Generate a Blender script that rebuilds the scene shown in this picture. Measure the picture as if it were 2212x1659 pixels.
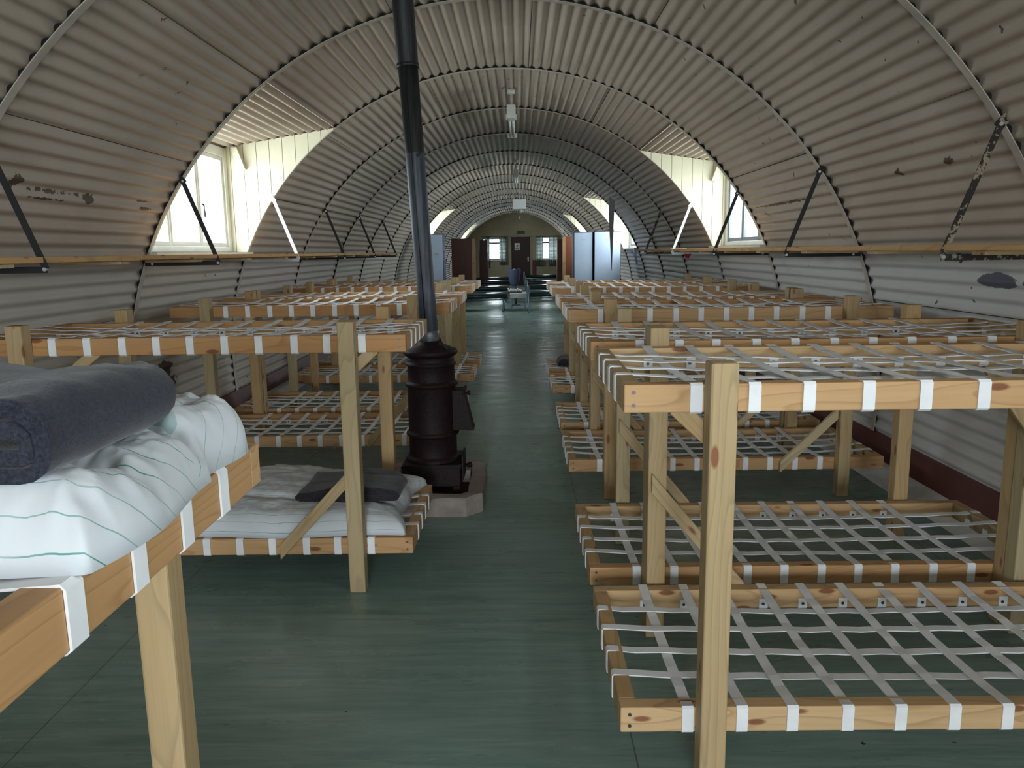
import bpy, bmesh, math, random
from mathutils import Vector, Matrix, noise
random.seed(7)
C = bpy.context.scene.collection
SC = bpy.context.scene
for o in list(bpy.data.objects): bpy.data.objects.remove(o)

# ------------------------------------------------------------------ camera
EYE = Vector((.1076, 0, 1.40)); PITCH, YAW, ROLL, FOC = .16963, -.0101, -.014, 1673.6
cp, sp, cy, sy = math.cos(PITCH), math.sin(PITCH), math.cos(YAW), math.sin(YAW)
fw = Vector((sy*cp, cy*cp, -sp)); rt = Vector((cy, -sy, 0)); up = rt.cross(fw)
cr, sr = math.cos(ROLL), math.sin(ROLL)
r2, u2 = rt*cr + up*sr, up*cr - rt*sr
cam = bpy.data.cameras.new('camera'); camo = bpy.data.objects.new('camera', cam); C.objects.link(camo)
camo.matrix_world = Matrix(((r2.x, u2.x, -fw.x, EYE.x), (r2.y, u2.y, -fw.y, EYE.y), (r2.z, u2.z, -fw.z, EYE.z), (0, 0, 0, 1)))
cam.sensor_fit = 'HORIZONTAL'; cam.sensor_width = 36; cam.lens = FOC*36/2212; cam.clip_start = .02; cam.clip_end = 300
SC.camera = camo

# ------------------------------------------------------------------ sky, daylight at the windows, exposure
SC.view_settings.view_transform = 'Standard'; SC.view_settings.look = 'None'; SC.view_settings.gamma = 1
SC.view_settings.use_curve_mapping = False; SC.view_settings.exposure = 0.12
w = bpy.data.worlds.new('overcast_sky'); SC.world = w; w.use_nodes = True
bgn = w.node_tree.nodes['Background']; bgn.inputs[0].default_value = (.80, .90, 1.0, 1); bgn.inputs[1].default_value = 2.6

ZC, R, Y0, DS = .468, 2.44, 5.005, 1.83
YEND, YBACK = Y0+15*DS, Y0-5*DS
def yk(k): return Y0+k*DS
DORM_L = [(0, 9), (7, 17), (13, 11)]       # bay index, daylight strength
DORM_R = [(-3, 9), (1, 8), (5, 17), (9, 12)]
def daylight(name, loc, aim, sx, sy_, power, col=(.86, .94, 1.0)):
    l = bpy.data.lights.new(name, 'AREA'); l.shape = 'RECTANGLE'; l.size = sx; l.size_y = sy_; l.energy = power; l.color = col
    o = bpy.data.objects.new(name, l); C.objects.link(o); o.location = loc
    o.rotation_euler = Vector(aim).to_track_quat('-Z', 'Y').to_euler(); return o
for k, p in DORM_L: daylight('window_daylight', (-2.52, yk(k)+.92, 1.88), (1, 0, -.12), 1.6, .78, p*6)
for k, p in DORM_R: daylight('window_daylight', (2.52, yk(k)+.92, 1.88), (-1, 0, -.12), 1.6, .78, p*6)
for x in (-.88, 1.31): daylight('window_daylight', (x, YEND+.18, 1.5), (0, -1, -.1), .85, .9, 30)
daylight('doorway_daylight', (0, YBACK-.9, 1.15), (0, 1, -.12), 1.3, 2.0, 260, (.84, .93, 1))
for x in (-1.1, 1.1): daylight('window_daylight', (x, YBACK-.18, 1.6), (0, 1, -.1), 1.0, 1.0, 60, (.9, .96, 1))

# ------------------------------------------------------------------ material helpers
class NT:
    def __init__(s, name):
        s.m = bpy.data.materials.new(name); s.m.use_nodes = True; s.t = s.m.node_tree
        s.b = s.t.nodes['Principled BSDF']; s.out = s.t.nodes['Material Output']
    def n(s, typ, **kw):
        nd = s.t.nodes.new(typ)
        for k, v in kw.items():
            if k.startswith('i_'):
                key = k[2:]; key = int(key) if key.isdigit() else key.replace('_', ' ')
                nd.inputs[key].default_value = v
            else: setattr(nd, k, v)
        return nd
    def l(s, a, b): s.t.links.new(a, b)
    def math(s, op, a, b=None, c=None, clamp=False):
        nd = s.t.nodes.new('ShaderNodeMath'); nd.operation = op; nd.use_clamp = clamp
        for i, v in enumerate((a, b, c)):
            if v is None: continue
            if isinstance(v, (int, float)): nd.inputs[i].default_value = v
            else: s.l(v, nd.inputs[i])
        return nd.outputs[0]
    def mix(s, fac, a, b):
        nd = s.t.nodes.new('ShaderNodeMix'); nd.data_type = 'RGBA'
        for i, v in ((0, fac), (6, a), (7, b)):
            if isinstance(v, (int, float)): nd.inputs[i].default_value = v
            elif isinstance(v, tuple): nd.inputs[i].default_value = (*v, 1)[:4]
            else: s.l(v, nd.inputs[i])
        return nd.outputs[2]
    def ramp(s, fac, *stops):
        nd = s.t.nodes.new('ShaderNodeValToRGB'); e = nd.color_ramp.elements
        while len(e) < len(stops): e.new(.5)
        for i, (p, c) in enumerate(stops):
            e[i].position = p; e[i].color = (c, c, c, 1) if isinstance(c, (int, float)) else (*c, 1)
        s.l(fac, nd.inputs[0]); return nd.outputs[0]
    def coord(s, out='Object', scale=None, loc=None):
        tc = s.t.nodes.new('ShaderNodeTexCoord').outputs[out]
        if scale is None and loc is None: return tc
        mp = s.t.nodes.new('ShaderNodeMapping'); s.l(tc, mp.inputs[0])
        if scale: mp.inputs['Scale'].default_value = scale
        if loc is not None: mp.inputs['Location'].default_value = loc
        return mp.outputs[0]
    def noise(s, vec, scale=5, detail=3, rough=.5, dist=0):
        nd = s.n('ShaderNodeTexNoise'); s.l(vec, nd.inputs['Vector'])
        nd.inputs['Scale'].default_value = scale; nd.inputs['Detail'].default_value = detail
        nd.inputs['Roughness'].default_value = rough; nd.inputs['Distortion'].default_value = dist
        return nd.outputs['Fac']
    def bump(s, h, strength=.2, dist=.01):
        nd = s.n('ShaderNodeBump'); nd.inputs['Strength'].default_value = strength; nd.inputs['Distance'].default_value = dist
        s.l(h, nd.inputs['Height']); s.l(nd.outputs[0], s.b.inputs['Normal'])
    def col(s, c):
        if isinstance(c, tuple): s.b.inputs['Base Color'].default_value = (*c, 1)
        else: s.l(c, s.b.inputs['Base Color'])
    def set(s, rough=None, metal=None, spec=None):
        if rough is not None:
            if isinstance(rough, (int, float)): s.b.inputs['Roughness'].default_value = rough
            else: s.l(rough, s.b.inputs['Roughness'])
        if metal is not None: s.b.inputs['Metallic'].default_value = metal
        if spec is not None: s.b.inputs['Specular IOR Level'].default_value = spec
        return s

def plain(name, c, rough=.6, metal=0, var=.12, sc=6, bump=0, spec=.4):
    t = NT(name); v = t.coord(); nz = t.noise(v, sc, 4, .6)
    f = t.ramp(nz, (.3, 0), (.7, 1))
    a = tuple(x*(1-var) for x in c); b = tuple(min(1, x*(1+var)) for x in c)
    t.col(t.mix(f, a, b)); t.set(rough, metal, spec)
    if bump: t.bump(t.noise(v, sc*8, 3), bump, .004)
    return t.m

def wood(name, ca, cb, knot=(.16, .05, .025)):
    # grain runs along the local X axis of every timber
    t = NT(name)
    oi = t.n('ShaderNodeObjectInfo'); rnd = oi.outputs['Random']
    tc = t.coord()
    add = t.n('ShaderNodeVectorMath', operation='ADD'); t.l(tc, add.inputs[0])
    cmb = t.n('ShaderNodeCombineXYZ')
    t.l(t.math('MULTIPLY', rnd, 37.0), cmb.inputs[0]); t.l(t.math('MULTIPLY', rnd, 11.0), cmb.inputs[1]); t.l(t.math('MULTIPLY', rnd, 23.0), cmb.inputs[2])
    t.l(cmb.outputs[0], add.inputs[1]); v = add.outputs[0]
    def mp(sc):
        m = t.n('ShaderNodeMapping'); t.l(v, m.inputs[0]); m.inputs['Scale'].default_value = sc; return m.outputs[0]
    big = t.noise(mp((.7, 5, 5)), 1.0, 2, .5)
    ring = t.math('FRACT', t.math('MULTIPLY', big, 16.0))
    ringc = t.ramp(ring, (0, .0), (.75, .25), (.93, 1), (1, 0))
    fine = t.noise(mp((3, 90, 90)), 1.0, 3, .6)
    tint = t.noise(mp((.35, 3, 3)), 1.0, 1, .5)
    cmix = t.math('ADD', t.math('MULTIPLY', rnd, .7), t.math('MULTIPLY', t.ramp(tint, (.35, 0), (.65, 1)), .45), clamp=True)
    base = t.mix(cmix, ca, cb)
    dark = t.mix(t.math('MULTIPLY', ringc, .38), base, tuple(x*.45 for x in ca))
    dk2 = t.mix(t.math('MULTIPLY', t.ramp(fine, (.45, 0), (.75, 1)), .25), dark, tuple(x*.5 for x in cb))
    vo = t.n('ShaderNodeTexVoronoi'); t.l(mp((4.5, 13, 13)), vo.inputs['Vector']); vo.inputs['Scale'].default_value = 1
    kf = t.ramp(vo.outputs['Distance'], (.10, 1), (.15, 0))
    t.col(t.mix(t.math('MULTIPLY', kf, .85), dk2, knot)); t.set(.62, 0, .25)
    t.bump(fine, .12, .002)
    return t.m

def lining(name, side):
    # cream gloss paint on corrugated iron: grime, chips, and bare patches where paint has come off
    t = NT(name); P = t.coord()
    sep = t.n('ShaderNodeSeparateXYZ'); t.l(P, sep.inputs[0]); X, Y, Zr = sep.outputs
    an = t.math('ARCTAN2', t.math('SUBTRACT', Zr, ZC), t.math('ABSOLUTE', X))
    Z = t.math('ADD', t.math('MULTIPLY', t.math('SINE', an), 2.45), ZC)
    g1 = t.noise(P, .55, 5, .6); g2 = t.noise(t.coord(scale=(1, .35, 1)), 6, 4, .65)
    base = t.mix(t.ramp(g1, (.35, 0), (.65, 1)), (.37, .305, .245), (.48, .405, .33))
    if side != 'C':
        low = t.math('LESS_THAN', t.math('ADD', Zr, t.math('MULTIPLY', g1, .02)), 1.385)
        base = t.mix(t.math('MULTIPLY', low, .9 if side == 'R' else .35), base, (.60, .585, .565))  # paler paint below shelf; the right wall's extra skylight put into the colour
    base = t.mix(t.math('MULTIPLY', t.ramp(g2, (.55, 0), (.8, 1)), .45), base, (.30, .25, .19))
    # crest soot line above the roof centre
    cz = t.math('MULTIPLY', t.math('GREATER_THAN', Z, 2.7), t.ramp(t.math('ABSOLUTE', X), (.05, 1), (.30, 0)))
    base = t.mix(t.math('MULTIPLY', cz, t.math('MULTIPLY', t.ramp(t.noise(P, 1.3, 3), (.35, .0), (.65, 1)), .55)), base, (.20, .17, .13))
    # sparse chips
    chips = t.noise(P, 14, 3, .55); zone = t.noise(P, .9, 2)
    chip = t.math('MULTIPLY', t.ramp(chips, (.705, 0), (.715, 1)), t.ramp(zone, (.48, 0), (.55, 1)))
    def ell(y, z, ry, rz, wob=.5):
        w = t.math('MULTIPLY', t.math('SUBTRACT', t.noise(P, 17, 4, .7), .5), wob*4)
        a = t.math('POWER', t.math('DIVIDE', t.math('SUBTRACT', Y, y), ry), 2.0)
        b = t.math('POWER', t.math('DIVIDE', t.math('SUBTRACT', Z, z), rz), 2.0)
        return t.math('LESS_THAN', t.math('ADD', t.math('ADD', a, b), w), 1.0)
    pats = []
    if side == 'R':
        pats = [(3.66, 1.228, .15, .036, .45), (3.40, 1.23, .05, .02, .9), (4.15, 1.768, .030, .020, 1.2), (3.66, 1.775, .040, .016, 1.5), (6.0, 1.725, .50, .010, 2.2), (3.9, 1.335, .16, .02, 1.6)]
    elif side == 'L':
        pats = [(3.78, 1.705, .20, .008, 2.4), (3.76, 1.675, .12, .006, 2.3), (4.12, 1.695, .05, .022, 1.9), (4.72, 1.715, .10, .006, 2.3), (4.76, 1.68, .10, .007, 2.3), (5.50, .60, .12, .055, .6), (5.62, .50, .10, .03, 1.2), (3.5, 1.73, .04, .03, 1.2)]
    m = chip
    for q in (pats[2:] if side == 'R' else pats): m = t.math('MAXIMUM', m, ell(*q))
    base = t.mix(m, base, (.085, .062, .045))
    if side == 'R':
        for q in pats[:2]: base = t.mix(ell(*q), base, (.105, .110, .135))
    t.col(base); t.set(.52, 0, .35)
    t.bump(t.noise(P, 30, 4, .6), .10, .004)
    return t.m

M = {}
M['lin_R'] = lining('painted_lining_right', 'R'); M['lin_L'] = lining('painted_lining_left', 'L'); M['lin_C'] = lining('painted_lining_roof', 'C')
M['void'] = plain('shade_black_cavity', (.012, .010, .009), .95)  # near-black, so the shade in gaps behind the lining is put into the colour
M['rib'] = plain('rib_paint', (.46, .41, .35), .5, 0, .2, 9)
M['rail'] = wood('rail_timber', (.45, .215, .075), (.60, .40, .21), (.18, .05, .022))
M['post'] = wood('treated_post_timber', (.40, .325, .19), (.50, .325, .155), (.22, .06, .025))
M['brace'] = wood('brace_timber', (.38, .245, .11), (.54, .42, .25))
M['shelf'] = wood('shelf_timber', (.55, .31, .12), (.60, .38, .19))
M['screw'] = plain('screw_steel', (.10, .10, .11), .4, .8)
M['bar'] = plain('black_bracket_bar', (.018, .017, .018), .55, .2)
M['zinc'] = plain('zinc_bracket_bar', (.62, .66, .70), .35, .7)
M['board'] = plain('red_brown_skirting_paint', (.11, .032, .028), .45, 0, .2, 3)
M['curb'] = plain('whitewashed_concrete', (.62, .62, .60), .8, 0, .18, 5, .3)
M['cream'] = plain('cream_boarding_paint', (.60, .565, .42), .5, 0, .05, 3)
M['winframe'] = plain('window_frame_paint', (.70, .69, .62), .5, 0, .10, 5)
M['steelframe'] = plain('steel_window_grey', (.16, .18, .22), .45, 0, .1, 5)
M['gable'] = plain('gable_wall_paint', (.31, .265, .175), .7, 0, .18, 1.2)
M['maroon'] = plain('maroon_door_paint', (.026, .004, .005), .4, 0, .2, 4)
M['iron'] = plain('old_stove_iron', (.013, .0048, .006), .62, .0, .35, 9, .5, .25)
M['concrete'] = plain('stove_plinth_concrete', (.27, .225, .195), .85, 0, .22, 9, .7)
M['hearth'] = plain('rusty_hearth', (.095, .028, .018), .8, 0, .4, 8, .4)
M['blue'] = plain('pale_blue_locker_steel', (.60, .73, .92), .38, .1, .07, 2)
M['blued'] = plain('dark_blue_edge', (.02, .035, .10), .5, 0)
M['redwood'] = plain('red_brown_wardrobe', (.070, .014, .007), .4, 0, .2, 2)
M['chestnut'] = plain('chestnut_panel', (.20, .062, .028), .4, 0, .2, 2)
M['pale'] = plain('pale_wood', (.42, .25, .14), .5, 0, .15, 4)
M['vinyl'] = plain('dark_green_vinyl', (.008, .022, .022), .22, 0, .2, 4)
M['bedmetal'] = plain('grey_green_bed_metal', (.12, .18, .22), .35, .5)
M['white'] = plain('white_enamel', (.62, .64, .62), .5, 0, .06)
M['dust'] = plain('dusty_white_plastic', (.50, .50, .46), .6, 0, .1)
M['green'] = plain('exit_sign_green', (.010, .055, .030), .4)
M['paper'] = plain('paper_notice', (.62, .62, .62), .8)
M['redpaint'] = plain('dark_red_panel', (.10, .008, .008), .4)
M['kit'] = plain('slate_blue_cloth', (.045, .055, .10), .8, 0, .25, 6)
M['grass'] = plain('grass', (.10, .17, .05), .9, 0, .3, 1)
def mat_flaked():
    t = NT('flaking_cream_paint_on_black'); P = t.coord()
    f = t.ramp(t.noise(P, 26, 4, .7), (.53, 0), (.57, 1)); t.col(t.mix(f, (.014, .011, .008), (.27, .225, .155))); t.set(.7); t.bump(f, .6, .002); return t.m
M['flaked'] = mat_flaked()
M['rag'] = plain('red_cloth', (.22, .012, .012), .9)
M['sheetmetal'] = plain('grey_sheet', (.16, .165, .16), .5, .3)
M['brown'] = plain('dark_brown_soles', (.05, .035, .03), .6)

def mat_floor():
    t = NT('worn_green_lino'); P = t.coord()
    sep = t.n('ShaderNodeSeparateXYZ'); t.l(P, sep.inputs[0])
    st = t.noise(t.coord(scale=(2.2, 26, 1)), 1.0, 5, .7, .6)
    big = t.noise(P, .8, 4, .6); mid = t.noise(t.coord(scale=(4, 9, 1)), 1.0, 4, .6)
    c = t.mix(t.ramp(st, (.32, 0), (.68, 1)), (.135, .215, .188), (.25, .35, .31))
    c = t.mix(t.math('MULTIPLY', t.ramp(big, (.35, 0), (.65, 1)), .45), c, (.17, .265, .235))
    c = t.mix(t.math('MULTIPLY', t.ramp(mid, (.6, 0), (.75, 1)), .18), c, (.28, .35, .32))
    sp = t.noise(P, 38, 2, .5)
    c = t.mix(t.ramp(sp, (.77, 0), (.79, 1)), c, (.40, .42, .40))
    dk = t.noise(P, 19, 2, .5)
    c = t.mix(t.ramp(dk, (.765, 0), (.78, 1)), c, (.006, .008, .008))
    # welded sheet joints along the room
    for x0 in (-1.35, .42, 2.0):
        j = t.math('ABSOLUTE', t.math('SUBTRACT', t.math('ADD', sep.outputs[0], t.math('MULTIPLY', t.math('SUBTRACT', t.noise(P, .8, 2), .5), .02)), x0))
        c = t.mix(t.math('MULTIPLY', t.math('LESS_THAN', j, .0022), .65), c, (.012, .02, .018))
    t.col(c); rr = t.ramp(t.noise(t.coord(scale=(1.5, 5, 1)), 1.2, 4, .6), (.3, .20), (.7, .42))
    t.set(rr, 0, .5); t.bump(st, .02, .001)
    return t.m
M['floor'] = mat_floor()

def mat_glass():
    t = NT('window_glass'); t.t.nodes.remove(t.b)
    tr = t.n('ShaderNodeBsdfTransparent'); tr.inputs[0].default_value = (.96, .98, .98, 1)
    gl = t.n('ShaderNodeBsdfGlossy'); gl.inputs['Roughness'].default_value = .03
    fr = t.n('ShaderNodeFresnel'); ge = t.n('ShaderNodeNewGeometry'); mx = t.n('ShaderNodeMixShader')
    t.l(t.math('MULTIPLY', fr.outputs[0], t.math('SUBTRACT', 1.0, ge.outputs['Backfacing'])), mx.inputs[0]); t.l(tr.outputs[0], mx.inputs[1]); t.l(gl.outputs[0], mx.inputs[2]); t.l(mx.outputs[0], t.out.inputs[0])
    return t.m
M['glass'] = mat_glass()

def mat_strap():
    t = NT('white_webbing'); P = t.coord()
    nz = t.noise(P, 9, 3); c = t.mix(t.ramp(nz, (.35, 0), (.7, 1)), (.74, .74, .76), (.86, .86, .86))
    t.col(c); t.set(.85, 0, .2)
    t.bump(t.noise(P, 700, 2, .6), .25, .0008); return t.m
M['strap'] = mat_strap()

def mat_sheet():
    # white cotton with thin green stripes set out along the V coordinate of the cloth
    t = NT('striped_white_cotton'); P = t.coord(); uv = t.coord('UV')
    s = t.n('ShaderNodeSeparateXYZ'); t.l(uv, s.inputs[0])
    wob = t.math('MULTIPLY', t.math('SUBTRACT', t.noise(P, 7, 3), .5), .012)
    v = t.math('ADD', s.outputs[1], wob)
    fr = t.math('ABSOLUTE', t.math('SUBTRACT', t.math('FRACT', t.math('DIVIDE', v, .052)), .5))
    ln = t.math('LESS_THAN', fr, .022)
    hem = t.math('LESS_THAN', t.math('ABSOLUTE', t.math('SUBTRACT', s.outputs[0], .093)), .0016)
    fade = t.ramp(t.noise(P, 9, 2), (.3, .25), (.6, .95))
    c = t.mix(t.math('MULTIPLY', t.math('MAXIMUM', ln, t.math('MULTIPLY', hem, 1.0)), fade), (.60, .625, .65), (.06, .26, .21))
    t.col(c); t.set(.9, 0, .15); t.bump(t.noise(P, 300, 2), .12, .001)
    t.b.inputs['Sheen Weight'].default_value = .1
    return t.m
M['sheet'] = mat_sheet()
def mat_wool(nm, a, b):
    t = NT(nm); P = t.coord(); n1 = t.noise(P, 220, 3, .7); n2 = t.noise(P, 6, 3)
    c = t.mix(t.ramp(n1, (.35, 0), (.72, 1)), a, b); c = t.mix(t.math('MULTIPLY', n2, .35), c, tuple(x*.6 for x in a))
    t.col(c); t.set(.95, 0, .1); t.bump(n1, .5, .002); t.b.inputs['Sheen Weight'].default_value = .25; return t.m
M['wool'] = mat_wool('navy_grey_wool', (.011, .013, .022), (.042, .046, .066))
M['wool2'] = mat_wool('charcoal_wool', (.016, .014, .018), (.055, .048, .058))

def mat_pipe():
    t = NT('worn_black_flue_steel'); P = t.coord(); s = t.n('ShaderNodeSeparateXYZ'); t.l(P, s.inputs[0])
    low = t.ramp(t.math('ADD', s.outputs[2], t.math('MULTIPLY', t.noise(P, 5, 4), .5)), (0, 1), (1, 0))
    zz = t.math('ADD', s.outputs[2], t.math('MULTIPLY', t.math('SUBTRACT', t.noise(P, 7, 4), .5), .4))
    worn = t.math('LESS_THAN', zz, 1.02)
    st = t.noise(t.coord(scale=(60, 60, 3)), 1, 4, .7)
    c0 = t.mix(t.ramp(st, (.4, 0), (.7, 1)), (.010, .011, .012), (.035, .037, .036))
    c1 = t.mix(t.ramp(st, (.4, 0), (.72, 1)), (.040, .046, .060), (.12, .135, .16))
    t.col(t.mix(worn, c0, c1)); t.set(.6, .15); t.bump(t.noise(P, 40, 4), .2, .003); return t.m
M['pipe'] = mat_pipe()

def mat_curtain():
    t = NT('checked_curtain_cloth'); P = t.coord(); s = t.n('ShaderNodeSeparateXYZ'); t.l(P, s.inputs[0])
    a = t.math('FRACT', t.math('DIVIDE', s.outputs[2], .05)); b = t.math('FRACT', t.math('DIVIDE', s.outputs[0], .05))
    chk = t.math('MULTIPLY', t.math('GREATER_THAN', a, .5), t.math('GREATER_THAN', b, .5))
    c = t.mix(chk, (.10, .14, .12), (.75, .78, .76)); t.col(c); t.set(.9, 0, .1)
    tl = t.n('ShaderNodeBsdfTranslucent'); t.l(c, tl.inputs[0]); mx = t.n('ShaderNodeMixShader'); mx.inputs[0].default_value = .6
    t.l(t.b.outputs[0], mx.inputs[1]); t.l(tl.outputs[0], mx.inputs[2]); t.l(mx.outputs[0], t.out.inputs[0]); return t.m
M['curtain'] = mat_curtain()

# ------------------------------------------------------------------ mesh helpers
def obj(name, bm, mats, parent=None, smooth=False, **props):
    me = bpy.data.meshes.new(name); bm.normal_update(); bm.to_mesh(me); bm.free()
    for m in (mats if isinstance(mats, (list, tuple)) else [mats]): me.materials.append(m)
    if smooth:
        for p in me.polygons: p.use_smooth = True
    o = bpy.data.objects.new(name, me); C.objects.link(o)
    if parent: o.parent = parent
    for k, v in props.items(): o[k] = v
    return o
def empty(name, loc=(0, 0, 0), **props):
    o = bpy.data.objects.new(name, None); C.objects.link(o); o.location = loc; o.empty_display_size = .1
    for k, v in props.items(): o[k] = v
    return o
def tag(o, label, cat, group=None):
    o['label'] = label; o['category'] = cat
    if group: o['group'] = group
    return o
def struct(name, bm, mats, smooth=False, parent=None):
    o = obj(name, bm, mats, parent, smooth); o['kind'] = 'structure'; return o
def box(bm, x0, x1, y0, y1, z0, z1, bev=0, mi=0, mat=None):
    if x0 > x1: x0, x1 = x1, x0
    if y0 > y1: y0, y1 = y1, y0
    vs = [bm.verts.new((x, y, z)) for x in (x0, x1) for y in (y0, y1) for z in (z0, z1)]
    fs = [bm.faces.new([vs[i] for i in f]) for f in ((0, 1, 3, 2), (4, 6, 7, 5), (0, 4, 5, 1), (2, 3, 7, 6), (0, 2, 6, 4), (1, 5, 7, 3))]
    for f in fs: f.material_index = mi
    if bev:
        es = list({e for f in fs for e in f.edges})
        r = bmesh.ops.bevel(bm, geom=es, offset=bev, segments=2, affect='EDGES', profile=.5)
        for f in r['faces']: f.material_index = mi
        vs = list({v for f in bm.faces for v in f.verts if v.is_valid}) if mat else vs
    if mat: bmesh.ops.transform(bm, matrix=mat, verts=vs)
def tube(bm, pts, r, n=10, cap=True, mi=0):
    pts = [Vector(p) for p in pts]; rings = []
    for i, p in enumerate(pts):
        d = (pts[min(i+1, len(pts)-1)] - pts[max(i-1, 0)]).normalized()
        a = d.orthogonal().normalized() if abs(d.z) > .99 else Vector((0, 0, 1)).cross(d).normalized()
        b = d.cross(a); rr = r[i] if isinstance(r, (list, tuple)) else r
        rings.append([bm.verts.new(p + (a*math.cos(t)+b*math.sin(t))*rr) for t in (2*math.pi*j/n for j in range(n))])
    for A, B in zip(rings, rings[1:]):
        for j in range(n): f = bm.faces.new((A[j], A[(j+1) % n], B[(j+1) % n], B[j])); f.material_index = mi; f.smooth = True
    if cap:
        for f in (bm.faces.new(list(reversed(rings[0]))), bm.faces.new(rings[-1])): f.material_index = mi
def lathe(bm, prof, n=40, cx=0, cy_=0, mi=0):
    rings = [[bm.verts.new((cx+r*math.cos(2*math.pi*j/n), cy_+r*math.sin(2*math.pi*j/n), z)) for j in range(n)] for r, z in prof]
    for A, B in zip(rings, rings[1:]):
        for j in range(n): f = bm.faces.new((A[j], A[(j+1) % n], B[(j+1) % n], B[j])); f.material_index = mi; f.smooth = True
    bm.faces.new(list(reversed(rings[0]))); bm.faces.new(rings[-1])
def prism(bm, poly, axis, a, b, mi=0):
    # polygon given in the two other axes, extruded along axis from a to b
    def P(u, v, w): return {0: (w, u, v), 1: (u, w, v), 2: (u, v, w)}[axis]
    A = [bm.verts.new(P(u, v, a)) for u, v in poly]; B = [bm.verts.new(P(u, v, b)) for u, v in poly]
    fs = [bm.faces.new(A), bm.faces.new(list(reversed(B)))]
    for i in range(len(poly)): fs.append(bm.faces.new((A[i], B[i], B[(i+1) % len(poly)], A[(i+1) % len(poly)])))
    for f in fs: f.material_index = mi
    bmesh.ops.recalc_face_normals(bm, faces=fs)
def ribbon(bm, pts, wdir, w, th=.0032):
    # flat strap following pts; wdir = width direction
    pts = [Vector(p) for p in pts]; wd = Vector(wdir)*w/2; rows = []
    for i, p in enumerate(pts):
        d = (pts[min(i+1, len(pts)-1)] - pts[max(i-1, 0)]).normalized(); n = d.cross(Vector(wdir)).normalized()*th/2
        rows.append([bm.verts.new(q) for q in (p+wd+n, p-wd+n, p-wd-n, p+wd-n)])
    for A, B in zip(rows, rows[1:]):
        for j in range(4): bm.faces.new((A[j], A[(j+1) % 4], B[(j+1) % 4], B[j]))
    bm.faces.new(rows[0]); bm.faces.new(list(reversed(rows[-1]))); bmesh.ops.recalc_face_normals(bm, faces=bm.faces)
def beam(name, m, parent, p0, p1, w, h, upv=(0, 0, 1), bev=.003, n_label=None):
    # timber with its length along its own X axis
    p0, p1 = Vector(p0), Vector(p1); L = (p1-p0).length; x = (p1-p0).normalized(); u = Vector(upv)
    y = u.cross(x).normalized(); z = x.cross(y)
    sh = -z.x/x.x if 'brace' in name and abs(x.x) > .2 else 0
    key = (round(L, 3), w, h, bev, m.name, round(sh, 3))
    if key not in BEAMS:
        bm = bmesh.new(); box(bm, -L/2, L/2, -w/2, w/2, -h/2, h/2, bev)
        for v_ in bm.verts: v_.co.x += v_.co.z*sh      # ends cut plumb
        me = bpy.data.meshes.new(name); bm.normal_update(); bm.to_mesh(me); bm.free(); me.materials.append(m); BEAMS[key] = me
    o = bpy.data.objects.new(name, BEAMS[key]); C.objects.link(o); o.parent = parent
    c = (p0+p1)/2
    mt = Matrix(((x.x, y.x, z.x, c.x), (x.y, y.y, z.y, c.y), (x.z, y.z, z.z, c.z), (0, 0, 0, 1)))
    o.matrix_local = mt; FRAME[o.name] = mt
    return o
FRAME = {}
BEAMS = {}

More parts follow.
